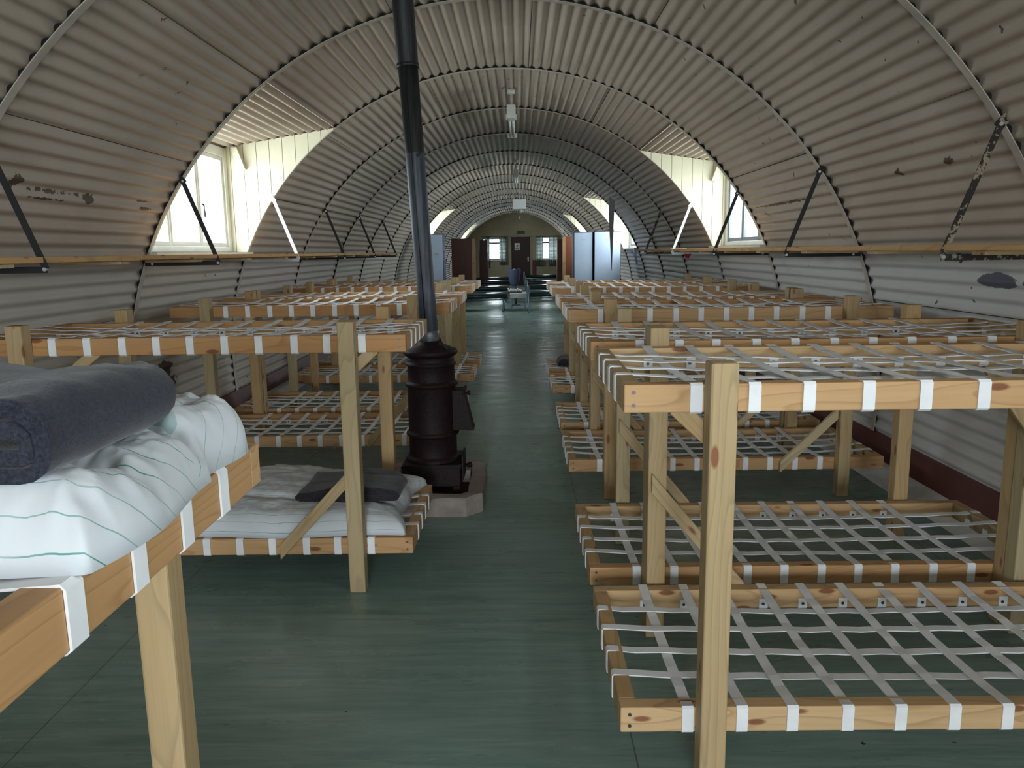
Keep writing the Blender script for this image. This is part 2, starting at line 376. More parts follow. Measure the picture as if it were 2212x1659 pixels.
# ------------------------------------------------------------------ hut shell
def arch(phi, r=R): return (r*math.cos(phi), ZC+r*math.sin(phi))
PITCH_A = .0762/R
A0 = math.asin((.190-ZC)/R); DA, DB = math.asin((1.425-ZC)/R), math.acos(1.44/R)
baysL = {k for k, _ in DORM_L}; baysR = {k for k, _ in DORM_R}
def in_dormer(k, phi):
    if k in baysR and DA < phi < DB: return True
    if k in baysL and math.pi-DB < phi < math.pi-DA: return True
    return False
def wav(phi): return .5-.5*math.cos(2*math.pi*phi/PITCH_A)
bms = {n: bmesh.new() for n in ('wall_right', 'ceiling', 'wall_left')}
seam_rng = random.Random(3)
for k in range(-5, 15):
    ya, yb = yk(k), yk(k+1)
    base = [math.radians(a) for a in (13, 37, 50, 68, 84, 104, 127, 143, 168)]
    seams = [s + seam_rng.choice((-1, 0, 1, 2))*PITCH_A*.5 for s in base if seam_rng.random() < .85]
    n = int((math.pi-2*A0)/(PITCH_A/8)); phis = [A0+i*(math.pi-2*A0)/n for i in range(n+1)]
    off = .0; prev = None
    ph_j = seam_rng.uniform(0, 1)*PITCH_A
    offs = []; si = 0; seams.sort(); lift = 0
    cols = []
    for i, p in enumerate(phis):
        step = False
        while si < len(seams) and seams[si] < p: si += 1; lift = .0055 if lift == 0 else 0; step = True
        cols.append((p, lift, step))
    rows = [ya, ya+DS*.33, ya+DS*.67, yb]
    def sec(p): return 'wall_right' if p < math.radians(33) else ('wall_left' if p > math.radians(147) else 'ceiling')
    cache = {}
    def vert(bmn, i, j, lf):
        key = (bmn, i, j, lf)
        if key not in cache:
            p = phis[i]; r = R+.004+0.021*wav(p+ph_j)+lf
            dent = .004*noise.noise(Vector((p*6, rows[j]*1.1, k)))
            x, z = arch(p, r+dent); cache[key] = bms[bmn].verts.new((x, rows[j], z))
        return cache[key]
    for i in range(n):
        p, lf, _ = cols[i]; lf2 = cols[i+1][1]; s = sec((phis[i]+phis[i+1])/2)
        if in_dormer(k, (phis[i]+phis[i+1])/2): continue
        for j in range(3):
            a, b_, c_, d_ = vert(s, i, j, lf), vert(s, i+1, j, lf), vert(s, i+1, j+1, lf), vert(s, i, j+1, lf)
            f = bms[s].faces.new((a, b_, c_, d_)); f.smooth = True
            if cols[i+1][2]:
                lo, hi = (lf, lf2)
                x0, z0 = arch(phis[i+1], R+.004+0.021*wav(phis[i+1]+ph_j)+min(lo, hi)-.0005); x1, z1 = arch(phis[i+1]+.0022, R+.004+0.021*wav(phis[i+1]+ph_j)+max(lo, hi)-.001)
                q = [bms[s].verts.new(v) for v in ((x0, rows[j], z0), (x1, rows[j], z1), (x1, rows[j+1], z1), (x0, rows[j+1], z0))]
                g = bms[s].faces.new(q); g.material_index = 1
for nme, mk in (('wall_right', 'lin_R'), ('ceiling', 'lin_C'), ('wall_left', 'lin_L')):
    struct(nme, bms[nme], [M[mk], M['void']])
# outer skin that closes the cavity behind the lining
bm = bmesh.new(); NS = 120
for k in range(-5, 15):
    for i in range(NS):
        p0, p1 = -.2+(math.pi+.4)*i/NS, -.2+(math.pi+.4)*(i+1)/NS
        if in_dormer(k, (p0+p1)/2): continue
        v = []
        for p, y in ((p0, yk(k)), (p1, yk(k)), (p1, yk(k+1)), (p0, yk(k+1))):
            x, z = arch(p, R+.085); v.append(bm.verts.new((x, y, z)))
        bm.faces.new(v)
bmesh.ops.remove_doubles(bm, verts=bm.verts, dist=.0005)
struct('roof_skin', bm, M['void'])
# steel ribs
tn = 0
for k in range(-4, 15):
    tn += 1; bm = bmesh.new(); y = yk(k); n = 110
    pr = [(-.022, R), (.022, R), (.022, R+.004), (.003, R+.004), (.003, R+.07), (-.003, R+.07), (-.003, R+.004), (-.022, R+.004)]
    prev = None
    for i in range(n+1):
        p = A0+.0 + (math.pi-2*A0)*i/n
        cur = []
        for dy, r in pr:
            x, z = arch(p, r); cur.append(bm.verts.new((x, y+dy, z)))
        if prev:
            for j in range(8):
                f = bm.faces.new((prev[j], prev[(j+1) % 8], cur[(j+1) % 8], cur[j])); f.material_index = 0 if j in (0, 1, 7) else 1
        prev = cur
    bmesh.ops.recalc_face_normals(bm, faces=bm.faces)
    struct('trim_%d' % tn, bm, [M['rib'], M['void']])
# floor, ground outside, curbs and skirting boards
bm = bmesh.new(); box(bm, -2.55, 2.55, YBACK-.1, YEND+.1, -.08, 0); struct('floor', bm, M['floor'])
bm = bmesh.new(); box(bm, -60, 60, -60, 90, -.4, -.1); struct('ground', bm, M['grass'])
for s, nm in ((-1, 'left'), (1, 'right')):
    bm = bmesh.new(); prism(bm, [(s*2.226, 0), (s*2.385, .065), (s*2.50, .065), (s*2.50, 0)], 1, YBACK, YEND)
    tn += 1; struct('trim_%d' % tn, bm, M['curb'])
    bm = bmesh.new(); prism(bm, [(s*2.385, .062), (s*2.424, .205), (s*2.46, .205), (s*2.46, .062)], 1, YBACK, YEND)
    struct('baseboard_'+nm, bm, M['board'])

# dormers: boarded cheeks, corrugated roof, sill, window
wn = 0
def dormer(s, k, timber):
    global wn, tn
    ya, yb = yk(k), yk(k+1)
    def roof(x): return 2.437-(x-1.44)*.155
    tn += 1
    d = empty('trim_%d' % tn); d['kind'] = 'structure'
    for y0, y1 in ((ya-.002, ya+.020), (yb-.020, yb+.002)):
        bm = bmesh.new(); x = 1.44; bw = .112
        while x < 2.42:
            x1 = min(x+bw, 2.44); g = .0022
            pts = []
            xs = [x+g + (x1-x-2*g)*t/4 for t in range(5)]
            lo = [(ZC+math.sqrt(max(0, (R-.002)**2-q*q)) if q < math.cos(DA)*R else 1.40) for q in xs]
            hi = [roof(q)+.012 for q in xs]
            poly = [(s*q, z) for q, z in zip(xs, lo)] + [(s*q, z) for q, z in reversed(list(zip(xs, hi)))]
            prism(bm, poly, 1, y0, y1); x = x1
        # dark tongue behind the board joints
        xs = [1.45+(2.43-1.45)*t/20 for t in range(21)]
        lo = [(ZC+math.sqrt(max(0, (R+.004)**2-q*q)) if q < math.cos(DA)*R else 1.42) for q in xs]
        poly = [(s*q, z) for q, z in zip(xs, lo)] + [(s*q, roof(q)+.058) for q in reversed(xs)]
        m_ = (y0+y1)/2; prism(bm, poly, 1, m_-.002 if y0 < ya+.01 else m_+.0, m_ if y0 < ya+.01 else m_+.002, 1)
        obj('cheek_boarding', bm, [M['cream'], M['board']], d)
    bm = bmesh.new(); n = 14*8; L = 1.0; prev = None
    for i in range(n+1):
        x = 1.42+(2.47-1.42)*i/n; z = roof(x)+.004+.024*(.5-.5*math.cos(2*math.pi*(x-1.42)/.0762))
        cur = [bm.verts.new((s*x, y, z)) for y in (ya-.01, (ya+yb)/2, yb+.01)]
        if prev:
            for j in range(2): f = bm.faces.new((prev[j], prev[j+1], cur[j+1], cur[j])); f.smooth = True
        prev = cur
    obj('corrugated_roof', bm, M['lin_C'], d)
    bm = bmesh.new(); prism(bm, [(s*1.40, roof(1.40)+.06), (s*2.56, roof(2.56)+.06), (s*2.56, roof(2.56)+.075), (s*1.40, roof(1.40)+.075)], 1, ya-.04, yb+.04); prism(bm, [(s*2.475, roof(2.475)-.01), (s*2.495, roof(2.495)-.01), (s*2.495, roof(2.495)+.06), (s*2.475, roof(2.475)+.06)], 1, ya-.03, yb+.03); obj('roof_covering', bm, M['void'], d)
    bm = bmesh.new(); prism(bm, [(s*2.20, 1.40), (s*2.56, 1.395), (s*2.56, 1.42), (s*2.20, 1.425)], 1, ya, yb); obj('sill_board', bm, M['white'], d)
    for yy in (yb-.075, ya+.02):      # little angled bracket blocks in the corners
        bm = bmesh.new(); prism(bm, [(s*2.20, 2.12), (s*2.25, 2.11), (s*2.31, 2.29), (s*2.26, 2.30)], 1, yy, yy+.055); obj('corner_block', bm, M['cream'], d)
    wn += 1
    w_ = empty('window_%d' % wn); w_['kind'] = 'structure'
    fm = M['winframe'] if timber else M['steelframe']
    X0, X1 = s*2.37, s*2.43; z0, z1 = 1.425, roof(2.37)+.0
    ga, gb = ya+.035, yb-.035
    bm = bmesh.new(); fw_ = .055
    box(bm, X0, X1, ya+.021, ga+fw_, z0, z1, .003); box(bm, X0, X1, gb-fw_, yb-.021, z0, z1, .003)
    box(bm, X0, X1, ga+fw_, gb-fw_, z0, z0+.045, .003); box(bm, X0, X1, ga+fw_, gb-fw_, z1-.075, z1, .003)
    obj('window_frame', bm, M['winframe'], w_)
    # three lights side by side
    a, b_ = ga+fw_, gb-fw_; n = 3; wd = (b_-a)/n
    for i in range(n):
        c0, c1 = a+i*wd+.004, a+(i+1)*wd-.004; t_ = .032 if timber else .036
        bm = bmesh.new(); zz0, zz1 = z0+.047, z1-.077
        for (u0, u1, v0, v1) in ((c0, c0+t_, zz0, zz1), (c1-t_, c1, zz0, zz1), (c0+t_, c1-t_, zz0, zz0+t_), (c0+t_, c1-t_, zz1-t_, zz1)):
            box(bm, s*2.385, s*2.415, u0, u1, v0, v1, .002)
        cs = obj('casement', bm, fm, w_)
        bm = bmesh.new(); box(bm, s*2.398, s*2.402, c0+t_, c1-t_, zz0+t_, zz1-t_); obj('pane', bm, M['glass'], cs)
        if i == 2 and timber:
            bm = bmesh.new(); tube(bm, [(s*2.37, c0+.016, 1.80), (s*2.355, c0+.018, 1.79), (s*2.352, c0+.02, 1.73), (s*2.352, c0+.02, 1.70)], .007); obj('handle', bm, M['bar'], cs)
for k, _ in DORM_L: dormer(-1, k, True)
for k, _ in DORM_R: dormer(1, k, False)

# gable walls
def gable(name, y0, y1, holes, m):
    bm = bmesh.new(); xs = sorted({round(-2.46+.06*i, 3) for i in range(83)} | {h[i] for h in holes for i in (0, 1)} | {2.46})
    for a, b_ in zip(xs, xs[1:]):
        if b_-a < 1e-4: continue
        c = (a+b_)/2; top = ZC+math.sqrt(max(.0001, (R+.07)**2-c*c)); cuts = sorted((h[2], h[3]) for h in holes if h[0] <= c <= h[1])
        z = 0
        for q0, q1 in cuts:
            if q0 > z: box(bm, a, b_, y0, y1, z, q0)
            z = q1
        box(bm, a, b_, y0, y1, z, top)
    bmesh.ops.remove_doubles(bm, verts=bm.verts, dist=.0002)
    return struct(name, bm, m)
DX0, DX1 = -.17, .61
gable('wall_far', YEND, YEND+.12, [(-1.36, -.40, 1.05, 1.95), (.87, 1.76, 1.05, 1.98), (DX0, DX1, 0, 1.98)], M['gable'])
gable('wall_back', YBACK-.12, YBACK, [(-1.7, -.65, 1.0, 2.1), (.65, 1.7, 1.0, 2.1), (-.45, .45, 0, 2.05)], M['gable'])
def gable_window(x0, x1, z0, z1, y, cols_, mat_, trans=None):
    global wn
    wn += 1; w_ = empty('window_%d' % wn); w_['kind'] = 'structure'
    bm = bmesh.new(); t_ = .05
    box(bm, x0, x0+t_, y, y+.06, z0, z1); box(bm, x1-t_, x1, y, y+.06, z0, z1); box(bm, x0, x1, y, y+.06, z0, z0+t_); box(bm, x0, x1, y, y+.06, z1-t_, z1)
    for i in range(1, cols_): c = x0+(x1-x0)*i/cols_; box(bm, c-.02, c+.02, y+.01, y+.05, z0, z1)
    if trans: box(bm, x0, x1, y+.01, y+.05, trans-.035, trans+.035)
    obj('window_frame', bm, mat_, w_)
    bm = bmesh.new(); box(bm, x0+t_, x1-t_, y+.028, y+.032, z0+t_, z1-t_); obj('pane', bm, M['glass'], w_)
    bm = bmesh.new(); box(bm, x0-.03, x1+.03, y-.07, y-.001, z0-.03, z0); obj('window_sill', bm, M['white'], w_)
gable_window(-1.36, -.40, 1.05, 1.95, YEND+.01, 1, M['steelframe'], 1.74)
gable_window(.87, 1.76, 1.05, 1.98, YEND+.01, 1, M['steelframe'], 1.74)
gable_window(-1.7, -.65, 1.0, 2.1, YBACK-.10, 2, M['winframe']); gable_window(.65, 1.7, 1.0, 2.1, YBACK-.10, 2, M['winframe'])
dr = empty('door_1', (0, 0, 0)); dr['kind'] = 'structure'
bm = bmesh.new(); box(bm, DX0, DX1, YEND+.03, YEND+.08, 0, 1.98, .004); obj('door_leaf', bm, M['maroon'], dr)
bm = bmesh.new(); tube(bm, [(DX1-.09, YEND+.03, 1.08), (DX1-.09, YEND-.02, 1.08), (DX1-.20, YEND-.02, 1.08)], .012); box(bm, DX1-.11, DX1-.07, YEND+.015, YEND+.03, .98, 1.16); obj('door_handle', bm, M['zinc'], dr)
dr = empty('door_2', (0, 0, 0)); dr['kind'] = 'structure'      # entrance door behind the viewpoint, standing open
bm = bmesh.new(); box(bm, -.50, -.455, YBACK-1.0, YBACK-.13, 0, 2.03, .004); obj('door_leaf', bm, M['maroon'], dr)
bm = bmesh.new()
for a, b_ in ((DX0-.06, DX0), (DX1, DX1+.06)): box(bm, a, b_, YEND-.02, YEND+.09, 0, 2.0)
box(bm, DX0-.06, DX1+.06, YEND-.02, YEND+.09, 1.98, 2.04); tn += 1; struct('trim_%d' % tn, bm, M['gable'])
bm = bmesh.new(); box(bm, -.03, .18, YEND+.022, YEND+.030, 1.45, 1.73); q = obj('notice', bm, M['paper']); tag(q, 'white paper notice with a dark round emblem stuck on the maroon door', 'notice')
bm = bmesh.new(); tube(bm, [(.075, YEND+.022, 1.62), (.075, YEND+.019, 1.62)], .04, 14); box(bm, 0, .15, YEND+.019, YEND+.022, 1.485, 1.515); box(bm, .02, .13, YEND+.019, YEND+.022, 1.53, 1.55); obj('printed_emblem', bm, M['brown'], q)
q = empty('exit_sign'); tag(q, 'small dark green exit sign fixed over the maroon door', 'sign')
bm = bmesh.new(); box(bm, .08, .38, YEND-.03, YEND, 2.10, 2.22, .004); obj('sign_panel', bm, M['green'], q)
bm = bmesh.new()       # running figure, arrow and doorway
tube(bm, [(.165, YEND-.031, 2.195), (.165, YEND-.034, 2.195)], .011, 8)
for a, b_ in (((.155, 2.18), (.145, 2.15)), ((.145, 2.15), (.165, 2.13)), ((.145, 2.15), (.125, 2.135)), ((.155, 2.175), (.18, 2.16)), ((.21, 2.16), (.25, 2.16)), ((.235, 2.175), (.25, 2.16)), ((.235, 2.145), (.25, 2.16)), ((.30, 2.12), (.30, 2.20)), ((.30, 2.20), (.34, 2.20)), ((.34, 2.20), (.34, 2.12))):
    tube(bm, [(a[0], YEND-.032, a[1]), (b_[0], YEND-.032, b_[1])], .004, 6)
obj('pictogram', bm, plain('faded_pictogram', (.05, .14, .10), .5), q)
bm = bmesh.new(); box(bm, .70, .83, YEND-.04, YEND, 0, 1.03, .004); q = obj('wall_box', bm, M['redpaint']); tag(q, 'tall narrow dark red panel standing against the wall right of the door', 'panel')

def curtain(x0, x1, z0, z1, lab, drift=0):
    bm = bmesh.new(); nx, nz = 40, 10; g = []
    for j in range(nz+1):
        z = z0+(z1-z0)*j/nz; row = []
        for i in range(nx+1):
            u = i/nx; x = x0+(x1-x0)*u + drift*(1-j/nz)
            row.append(bm.verts.new((x, YEND-.085+.022*math.sin(u*math.pi*9)+.006*math.sin(u*23+j), z)))
        g.append(row)
    for j in range(nz):
        for i in range(nx): f = bm.faces.new((g[j][i], g[j][i+1], g[j+1][i+1], g[j+1][i])); f.smooth = True
    o = obj('curtain', bm, M['curtain']); md = o.modifiers.new('thickness', 'SOLIDIFY'); md.thickness = .003
    tag(o, lab, 'curtain', 'checked curtains at the end wall windows')
curtain(-1.27, -1.06, .76, 1.99, 'checked green and white curtain at the left side of the left end window', -.02)
curtain(-.66, -.36, .86, 1.99, 'checked green and white curtain at the right side of the left end window')
curtain(.86, 1.13, .79, 1.99, 'checked green and white curtain at the left side of the right end window')
curtain(1.38, 1.75, .79, 1.99, 'checked green and white curtain at the right side of the right end window')
for x0, x1, lab in ((-1.40, -.32, 'left'), (.82, 1.80, 'right')):
    bm = bmesh.new(); tube(bm, [(x0, YEND-.085, 2.0), (x1, YEND-.085, 2.0)], .010)
    tube(bm, [(x0+.02, YEND-.085, 2.0), (x0+.02, YEND+.005, 2.0)], .008); tube(bm, [(x1-.02, YEND-.085, 2.0), (x1-.02, YEND+.005, 2.0)], .008)
    tag(obj('curtain_rail', bm, M['brown']), 'thin dark curtain rail over the %s end window' % lab, 'curtain rail')

# ------------------------------------------------------------------ bunk beds
ZT, ZL, RH, RW, BL, BW = 1.075, .215, .070, .045, 1.80, .755
PX0, PX1 = .195, 1.515      # post positions from the aisle end
def strap_across(sx, ztop, x, sag, ph):
    z = ztop+.0018; zb = ztop-RH-.0018; pts = [(sx*x, RW+.0025, zb+.038), (sx*x, RW+.0025, zb+.004), (sx*x, RW-.003, zb-.0005), (sx*x, .004, zb-.0005), (sx*x, -.0022, zb+.004), (sx*x, -.0022, z-.005), (sx*x, .002, z)]
    n = 14
    for i in range(1, n): t = i/n; pts.append((sx*x, BW*t, z-sag*math.sin(math.pi*t)**.7+.0016*math.cos((i*2+ph)*math.pi/2*1.07)))
    pts += [(sx*x, BW-y, zz) for _, y, zz in reversed(pts[:7])]
    return pts
def strap_along(sx, ztop, y, sag, ph):
    z = ztop+.0018; zb = ztop-RH-.0018
    e = [(RW+.0025, zb+.038), (RW+.0025, zb+.004), (RW-.003, zb-.0005), (.004, zb-.0005), (-.0022, zb+.004), (-.0022, z-.005), (.002, z)]
    pts = [(sx*x, y, zz) for x, zz in e]; n = 22
    for i in range(1, n): t = i/n; pts.append((sx*BL*t, y, z-sag*math.sin(math.pi*t)**.7-.002-.0016*math.cos((i+ph)*math.pi)))
    pts += [(sx*(BL-x), y, zz) for x, zz in reversed(e)]
    return pts
def make_bunk(sx, wall_brace=False):
    # origin: floor under the aisle-side corner nearest the camera; sx = +1 for the right row, -1 for the left
    root = empty('bunk_bed')
    X = lambda x: sx*x
    for zt, nm in ((ZT, 'upper'), (ZL, 'lower')):
        zc = zt-RH/2
        for y in (RW/2, BW-RW/2):
            rl = beam('side_rail', M['rail'], root, (X(0), y, zc), (X(BL), y, zc), RW, RH)
            if y < BW/2:
                for dz in (-.016, .016):
                    bm = bmesh.new(); q0 = Vector((X(.024), .0, zc+dz)); inv = FRAME[rl.name].inverted(); tube(bm, [inv @ (q0+Vector((0, .003, 0))), inv @ (q0+Vector((0, -.0022, 0)))], .0048, 8)
                    obj('screw', bm, M['screw'], rl)
        for x in (RW/2, BL-RW/2): beam('end_rail', M['post'] if sx > 0 else M['rail'], root, (X(x), RW, zc), (X(x), BW-RW, zc), RW, RH)  # right row greyer than left: a difference in light put into the colour
        rs = random.Random(5)
        for i in range(10):
            bm = bmesh.new(); ribbon(bm, strap_across(sx, zt, .175+.1397*i+rs.uniform(-.004, .004), .010+rs.uniform(0, .006), i), (sx, rs.uniform(-.02, .02), 0), .030)
            for y in (RW+.005, BW-RW-.005):
                tube(bm, [(sx*(.175+.1397*i), y-.001, zt-RH+.018), (sx*(.175+.1397*i), y+.001, zt-RH+.018)], .0055, 8, mi=1)
            obj('strap', bm, [M['strap'], M['screw']], root)
        for i in range(4):
            bm = bmesh.new(); ribbon(bm, strap_along(sx, zt, .175+.135*i, .014+rs.uniform(0, .006), i), (0, 1, 0), .031)
            obj('strap', bm, M['strap'], root)
    PS, PH = .066, 1.135; yf, yr = -PS/2, BW+.024+PS/2
    if sx < 0: yf, yr = -PS/2-.001, BW+.024+PS/2
    for x in (PX0+PS/2, PX1+PS/2):
        for y in (yf, yr): beam('post', M['post'], root, (X(x), y, 0), (X(x), y, PH), PS, PS, upv=(0, 1, 0), bev=.005)
    BWD = .045
    if sx > 0:
        # back: brace between rail and post, knee brace at the wall end
        beam('brace', M['brace'], root, (X(PX0+.01), BW+.012, .590), (X(.54), BW+.012, .185), .020, BWD, upv=(0, 0, 1))
        beam('knee_brace', M['brace'], root, (X(1.33), BW+.012, 1.02), (X(PX1+.02), BW+.012, .745), .020, BWD+.005)
        # front
        if wall_brace: beam('brace', M['brace'], root, (X(PX1-.001), -.016, .475), (X(1.20), -.016, .165), .030, BWD)
        beam('knee_brace', M['brace'], root, (X(.115), .022, 1.03), (X(.250), .022, .905), .030, BWD)
    else:
        beam('brace', M['brace'], root, (X(PX0+PS+.001), -.016, .475), (X(.555), -.016, .165), .030, BWD)
        beam('knee_brace', M['brace'], root, (X(1.25), .022, 1.03), (X(PX1+.03), .022, .80), .030, BWD)
        beam('knee_brace', M['brace'], root, (X(.115), .022, 1.03), (X(.250), .022, .905), .030, BWD)
    return root
def kids(o): return [c for c in bpy.data.objects if c.parent == o]
def copy_tree(o, parent=None):
    c = o.copy(); C.objects.link(c)
    if parent: c.parent = parent
    for ch in TREE[o.name]:
        TREE_copy(ch, c)
    return c
def TREE_copy(ch, parent):
    d = ch.copy(); C.objects.link(d); d.parent = parent
    for g in TREE.get(ch.name, []):
        e = g.copy(); C.objects.link(e); e.parent = d
TREE = {}
def index(o):
    for c in [o]+kids(o): TREE[c.name] = kids(c)
right = [(.362, 1.862, 'nearest bare bunk on the right of the aisle, tall pale post in the foreground'),
         (.365, 2.775, 'second bare bunk from the camera on the right, close behind the foreground one'),
         (.385, 4.31, 'third bunk along the right side, opposite the iron stove, bare webbing'),
         (.392, 5.28, 'fourth bunk along the right side, close behind the third, bare webbing'),
         (.405, 6.80, 'fifth bunk along the right side, bare webbing, last but one in its row'),
         (.408, 7.73, 'farthest bunk of the right row, in front of the pale blue lockers')]
left = [(-.352, .565, 'nearest bunk on the left, holding the striped sheet bag and folded blanket'),
        (-.352, 3.11, 'left bunk just in front of the stove, bare above and bedding below'),
        (-.340, 4.97, 'left bunk just behind the iron stove, bare white webbing on both levels'),
        (-.335, 5.90, 'second bunk behind the stove on the left, bare white webbing'),
        (-.345, 7.50, 'left bunk last but one in its row, fairly far from the camera, bare webbing'),
        (-.335, 8.42, 'farthest bunk of the left row, near the pale blue locker')]
for row, sx in ((right, 1), (left, -1)):
    proto = make_bunk(sx); index(proto); BEAMS2 = None
    for i, (x, y, lab) in enumerate(row):
        o = proto if i == 0 else copy_tree(proto)
        if sx > 0 and i >= 2:      # from the third bunk on a long brace also reaches the wall-side post
            beam('brace', M['brace'], o, (PX1-.001, -.016, .475), (1.20, -.016, .165), .030, .045)
        o.location = (x, y, 0); tag(o, lab, 'bunk bed', 'timber bunk beds in two rows')

# ------------------------------------------------------------------ shelves with brackets
def shelf(s, y0, y1, lab):
    root = empty('wall_shelf', (s*2.02, y0, 1.38)); tag(root, lab, 'shelf')
    rr = random.Random(int(y1*10)); y = y0
    while y < y1-.05:
        L = min(y1-y, rr.choice((2.4, 3.0, 3.6)))
        for j, (a, b_) in enumerate(((1.80, 1.985), (1.99, 2.17))):
            dz = rr.uniform(0, .006)
            beam('plank', M['shelf'], root, (s*(a+b_)/2-s*2.02, y-y0+.004, .010+dz), (s*(a+b_)/2-s*2.02, y-y0+L-.004, .010+dz), b_-a, .024, bev=.002)
        y += L
    for q in range(int((y1-y0)/.9)):
        beam('batten', M['brace'], root, (s*1.83-s*2.02, .5+q*.9, -.010), (s*2.14-s*2.02, .5+q*.9, -.010), .09, .016)
    return root
def bracket(root, s, k, metal):
    b0 = root.location; y = yk(k)
    def P(x, yy, z): return (s*x-b0.x, yy-b0.y, z-b0.z)
    o = None
    bm = bmesh.new()
    # arm under the planks, sloping bar to a clamp on the rib
    def bar(p, q, w=.026, t=.006):
        p, q = Vector(p), Vector(q); d = (q-p).normalized(); n = Vector((0, 1, 0)); u = n.cross(d).normalized()*w/2; n = n*t/2
        A = [bm.verts.new(v) for v in (p+u+n, p-u+n, p-u-n, p+u-n)]; B = [bm.verts.new(v) for v in (q+u+n, q-u+n, q-u-n, q+u-n)]
        for j in range(4): bm.faces.new((A[j], A[(j+1) % 4], B[(j+1) % 4], B[j]))
        bm.faces.new(A); bm.faces.new(list(reversed(B)))
    bar(P(1.795, y-.028, 1.352), P(2.27, y-.028, 1.352)); bar(P(1.795, y-.034, 1.356), P(1.985, y-.034, 1.865))
    bar(P(1.975, y-.03, 1.85), P(2.01, y-.026, 1.89), .035, .014)
    bmesh.ops.recalc_face_normals(bm, faces=bm.faces)
    o = obj('bracket', bm, M[metal], root)
    for x, z in ((1.80, 1.354), (1.982, 1.86), (2.22, 1.352)):
        bm = bmesh.new(); p = P(x, y-.040, z); tube(bm, [p, (p[0], p[1]+.012, p[2])], .008, 8)
        obj('bolt', bm, M['zinc'], o)
sl = shelf(-1, YBACK+.3, yk(4)+.12, 'long narrow plank shelf along the left wall')
for k, m in ((-4, 'bar'), (-3, 'bar'), (-2, 'bar'), (-1, 'bar'), (0, 'bar'), (1, 'zinc'), (2, 'bar'), (3, 'bar'), (4, 'bar')): bracket(sl, -1, k, m)
sr_ = shelf(1, YBACK+.3, yk(3)+.75, 'long narrow plank shelf along the right wall')
for k, m in ((-4, 'bar'), (-3, 'bar'), (-2, 'bar'), (-1, 'flaked'), (0, 'bar'), (1, 'bar'), (2, 'zinc'), (3, 'flaked')): bracket(sr_, 1, k, m)

# ------------------------------------------------------------------ stove
SX, SY = -.398, 4.37
pl = empty('stove_plinth', (SX, SY, 0)); tag(pl, 'raised concrete plinth with chamfered corners around the iron stove', 'plinth')
def oct_(x0, x1, y0, y1, c): return [(x0+c, y0), (x1-c, y0), (x1, y0+c), (x1, y1-c), (x1-c, y1), (x0+c, y1), (x0, y1-c), (x0, y0+c)]
bm = bmesh.new()
O = oct_(-.70-SX, -.103-SX, 3.975-SY, 4.765-SY, .085); I = oct_(-.62-SX, -.185-SX, 4.06-SY, 4.69-SY, .03)
def ring_(poly, z): return [bm.verts.new((x, y, z)) for x, y in poly]
o0, o1, o2, i1, i0 = ring_(O, 0), ring_(O, .092), ring_([(x*.985, y*.985) for x, y in O], .102), ring_(I, .102), ring_(I, .03)
for A, B in ((o0, o1), (o1, o2), (o2, i1), (i1, i0)):
    for j in range(8): bm.faces.new((A[j], A[(j+1) % 8], B[(j+1) % 8], B[j]))
bmesh.ops.subdivide_edges(bm, edges=bm.edges, cuts=4, use_grid_fill=True)
for v in bm.verts:
    d = noise.noise(v.co*14)*.006; v.co += Vector((d, d, d if v.co.z > .01 else 0))
    if v.co.z < 0: v.co.z = 0
bmesh.ops.recalc_face_normals(bm, faces=bm.faces); obj('rim', bm, M['concrete'], pl)
bm = bmesh.new(); prism(bm, oct_(-.63-SX, -.18-SX, 4.05-SY, 4.70-SY, .03), 2, .001, .040); obj('hearth', bm, M['hearth'], pl)
bm = bmesh.new(); box(bm, .155, .205, .10, .17, .04, .115, .006); obj('brick', bm, M['concrete'], pl)
st = empty('stove', (SX, SY, .04)); tag(st, 'dark rusty cylindrical cast iron stove standing beside the aisle', 'stove')
zb = .04
bm = bmesh.new(); box(bm, -.165, .165, -.165, .165, .095-zb, .205-zb, .006)
for sx_ in (-1, 1):
    for sy_ in (-1, 1): box(bm, sx_*.14-.02, sx_*.14+.02, sy_*.14-.02, sy_*.14+.02, 0, .10-zb, .003)
prism(bm, [(-.172, .205-zb), (.172, .205-zb), (.158, .222-zb), (-.158, .222-zb)], 1, -.165, .165); obj('base_box', bm, M['iron'], st)
bm = bmesh.new()
prof = [(.156, .215), (.158, .225), (.153, .238), (.145, .245), (.139, .25), (.137, .262), (.137, .360), (.140, .364), (.150, .370), (.152, .378), (.149, .386), (.139, .392), (.138, .40), (.1365, .645), (.139, .650), (.149, .656), (.151, .664), (.148, .672), (.138, .678), (.1345, .685), (.1335, .765), (.137, .769), (.144, .774), (.144, .782), (.136, .788), (.1335, .80), (.134, .825)]
lathe(bm, [(r, z-zb) for r, z in prof], 56); obj('barrel', bm, M['iron'], st, smooth=False)
bm = bmesh.new(); lathe(bm, [(r, z-zb) for r, z in ((.136, .822), (.150, .832), (.155, .842), (.153, .853), (.146, .860), (.118, .868), (.115, .873), (.095, .878), (.092, .884), (.066, .888), (.064, .905), (.050, .905))], 56); obj('lid', bm, M['iron'], st)
bm = bmesh.new(); prism(bm, [(.110, .625-zb), (.185, .625-zb), (.232, .415-zb), (.240, .395-zb), (.225, .395-zb), (.120, .400-zb)], 1, -.060, .085)
box(bm, .182, .196, -.07, .10, .60-zb, .632-zb, .004); obj('feed_hatch', bm, M['iron'], st)
bm = bmesh.new(); lathe(bm, [(.004, 0), (.012, .002), (.015, .010), (.012, .018), (.004, .021)], 16); bmesh.ops.rotate(bm, cent=(0, 0, 0), matrix=Matrix.Rotation(math.pi/2, 3, 'Y'), verts=bm.verts); bmesh.ops.translate(bm, vec=(.206, -.06, .615-zb), verts=bm.verts)
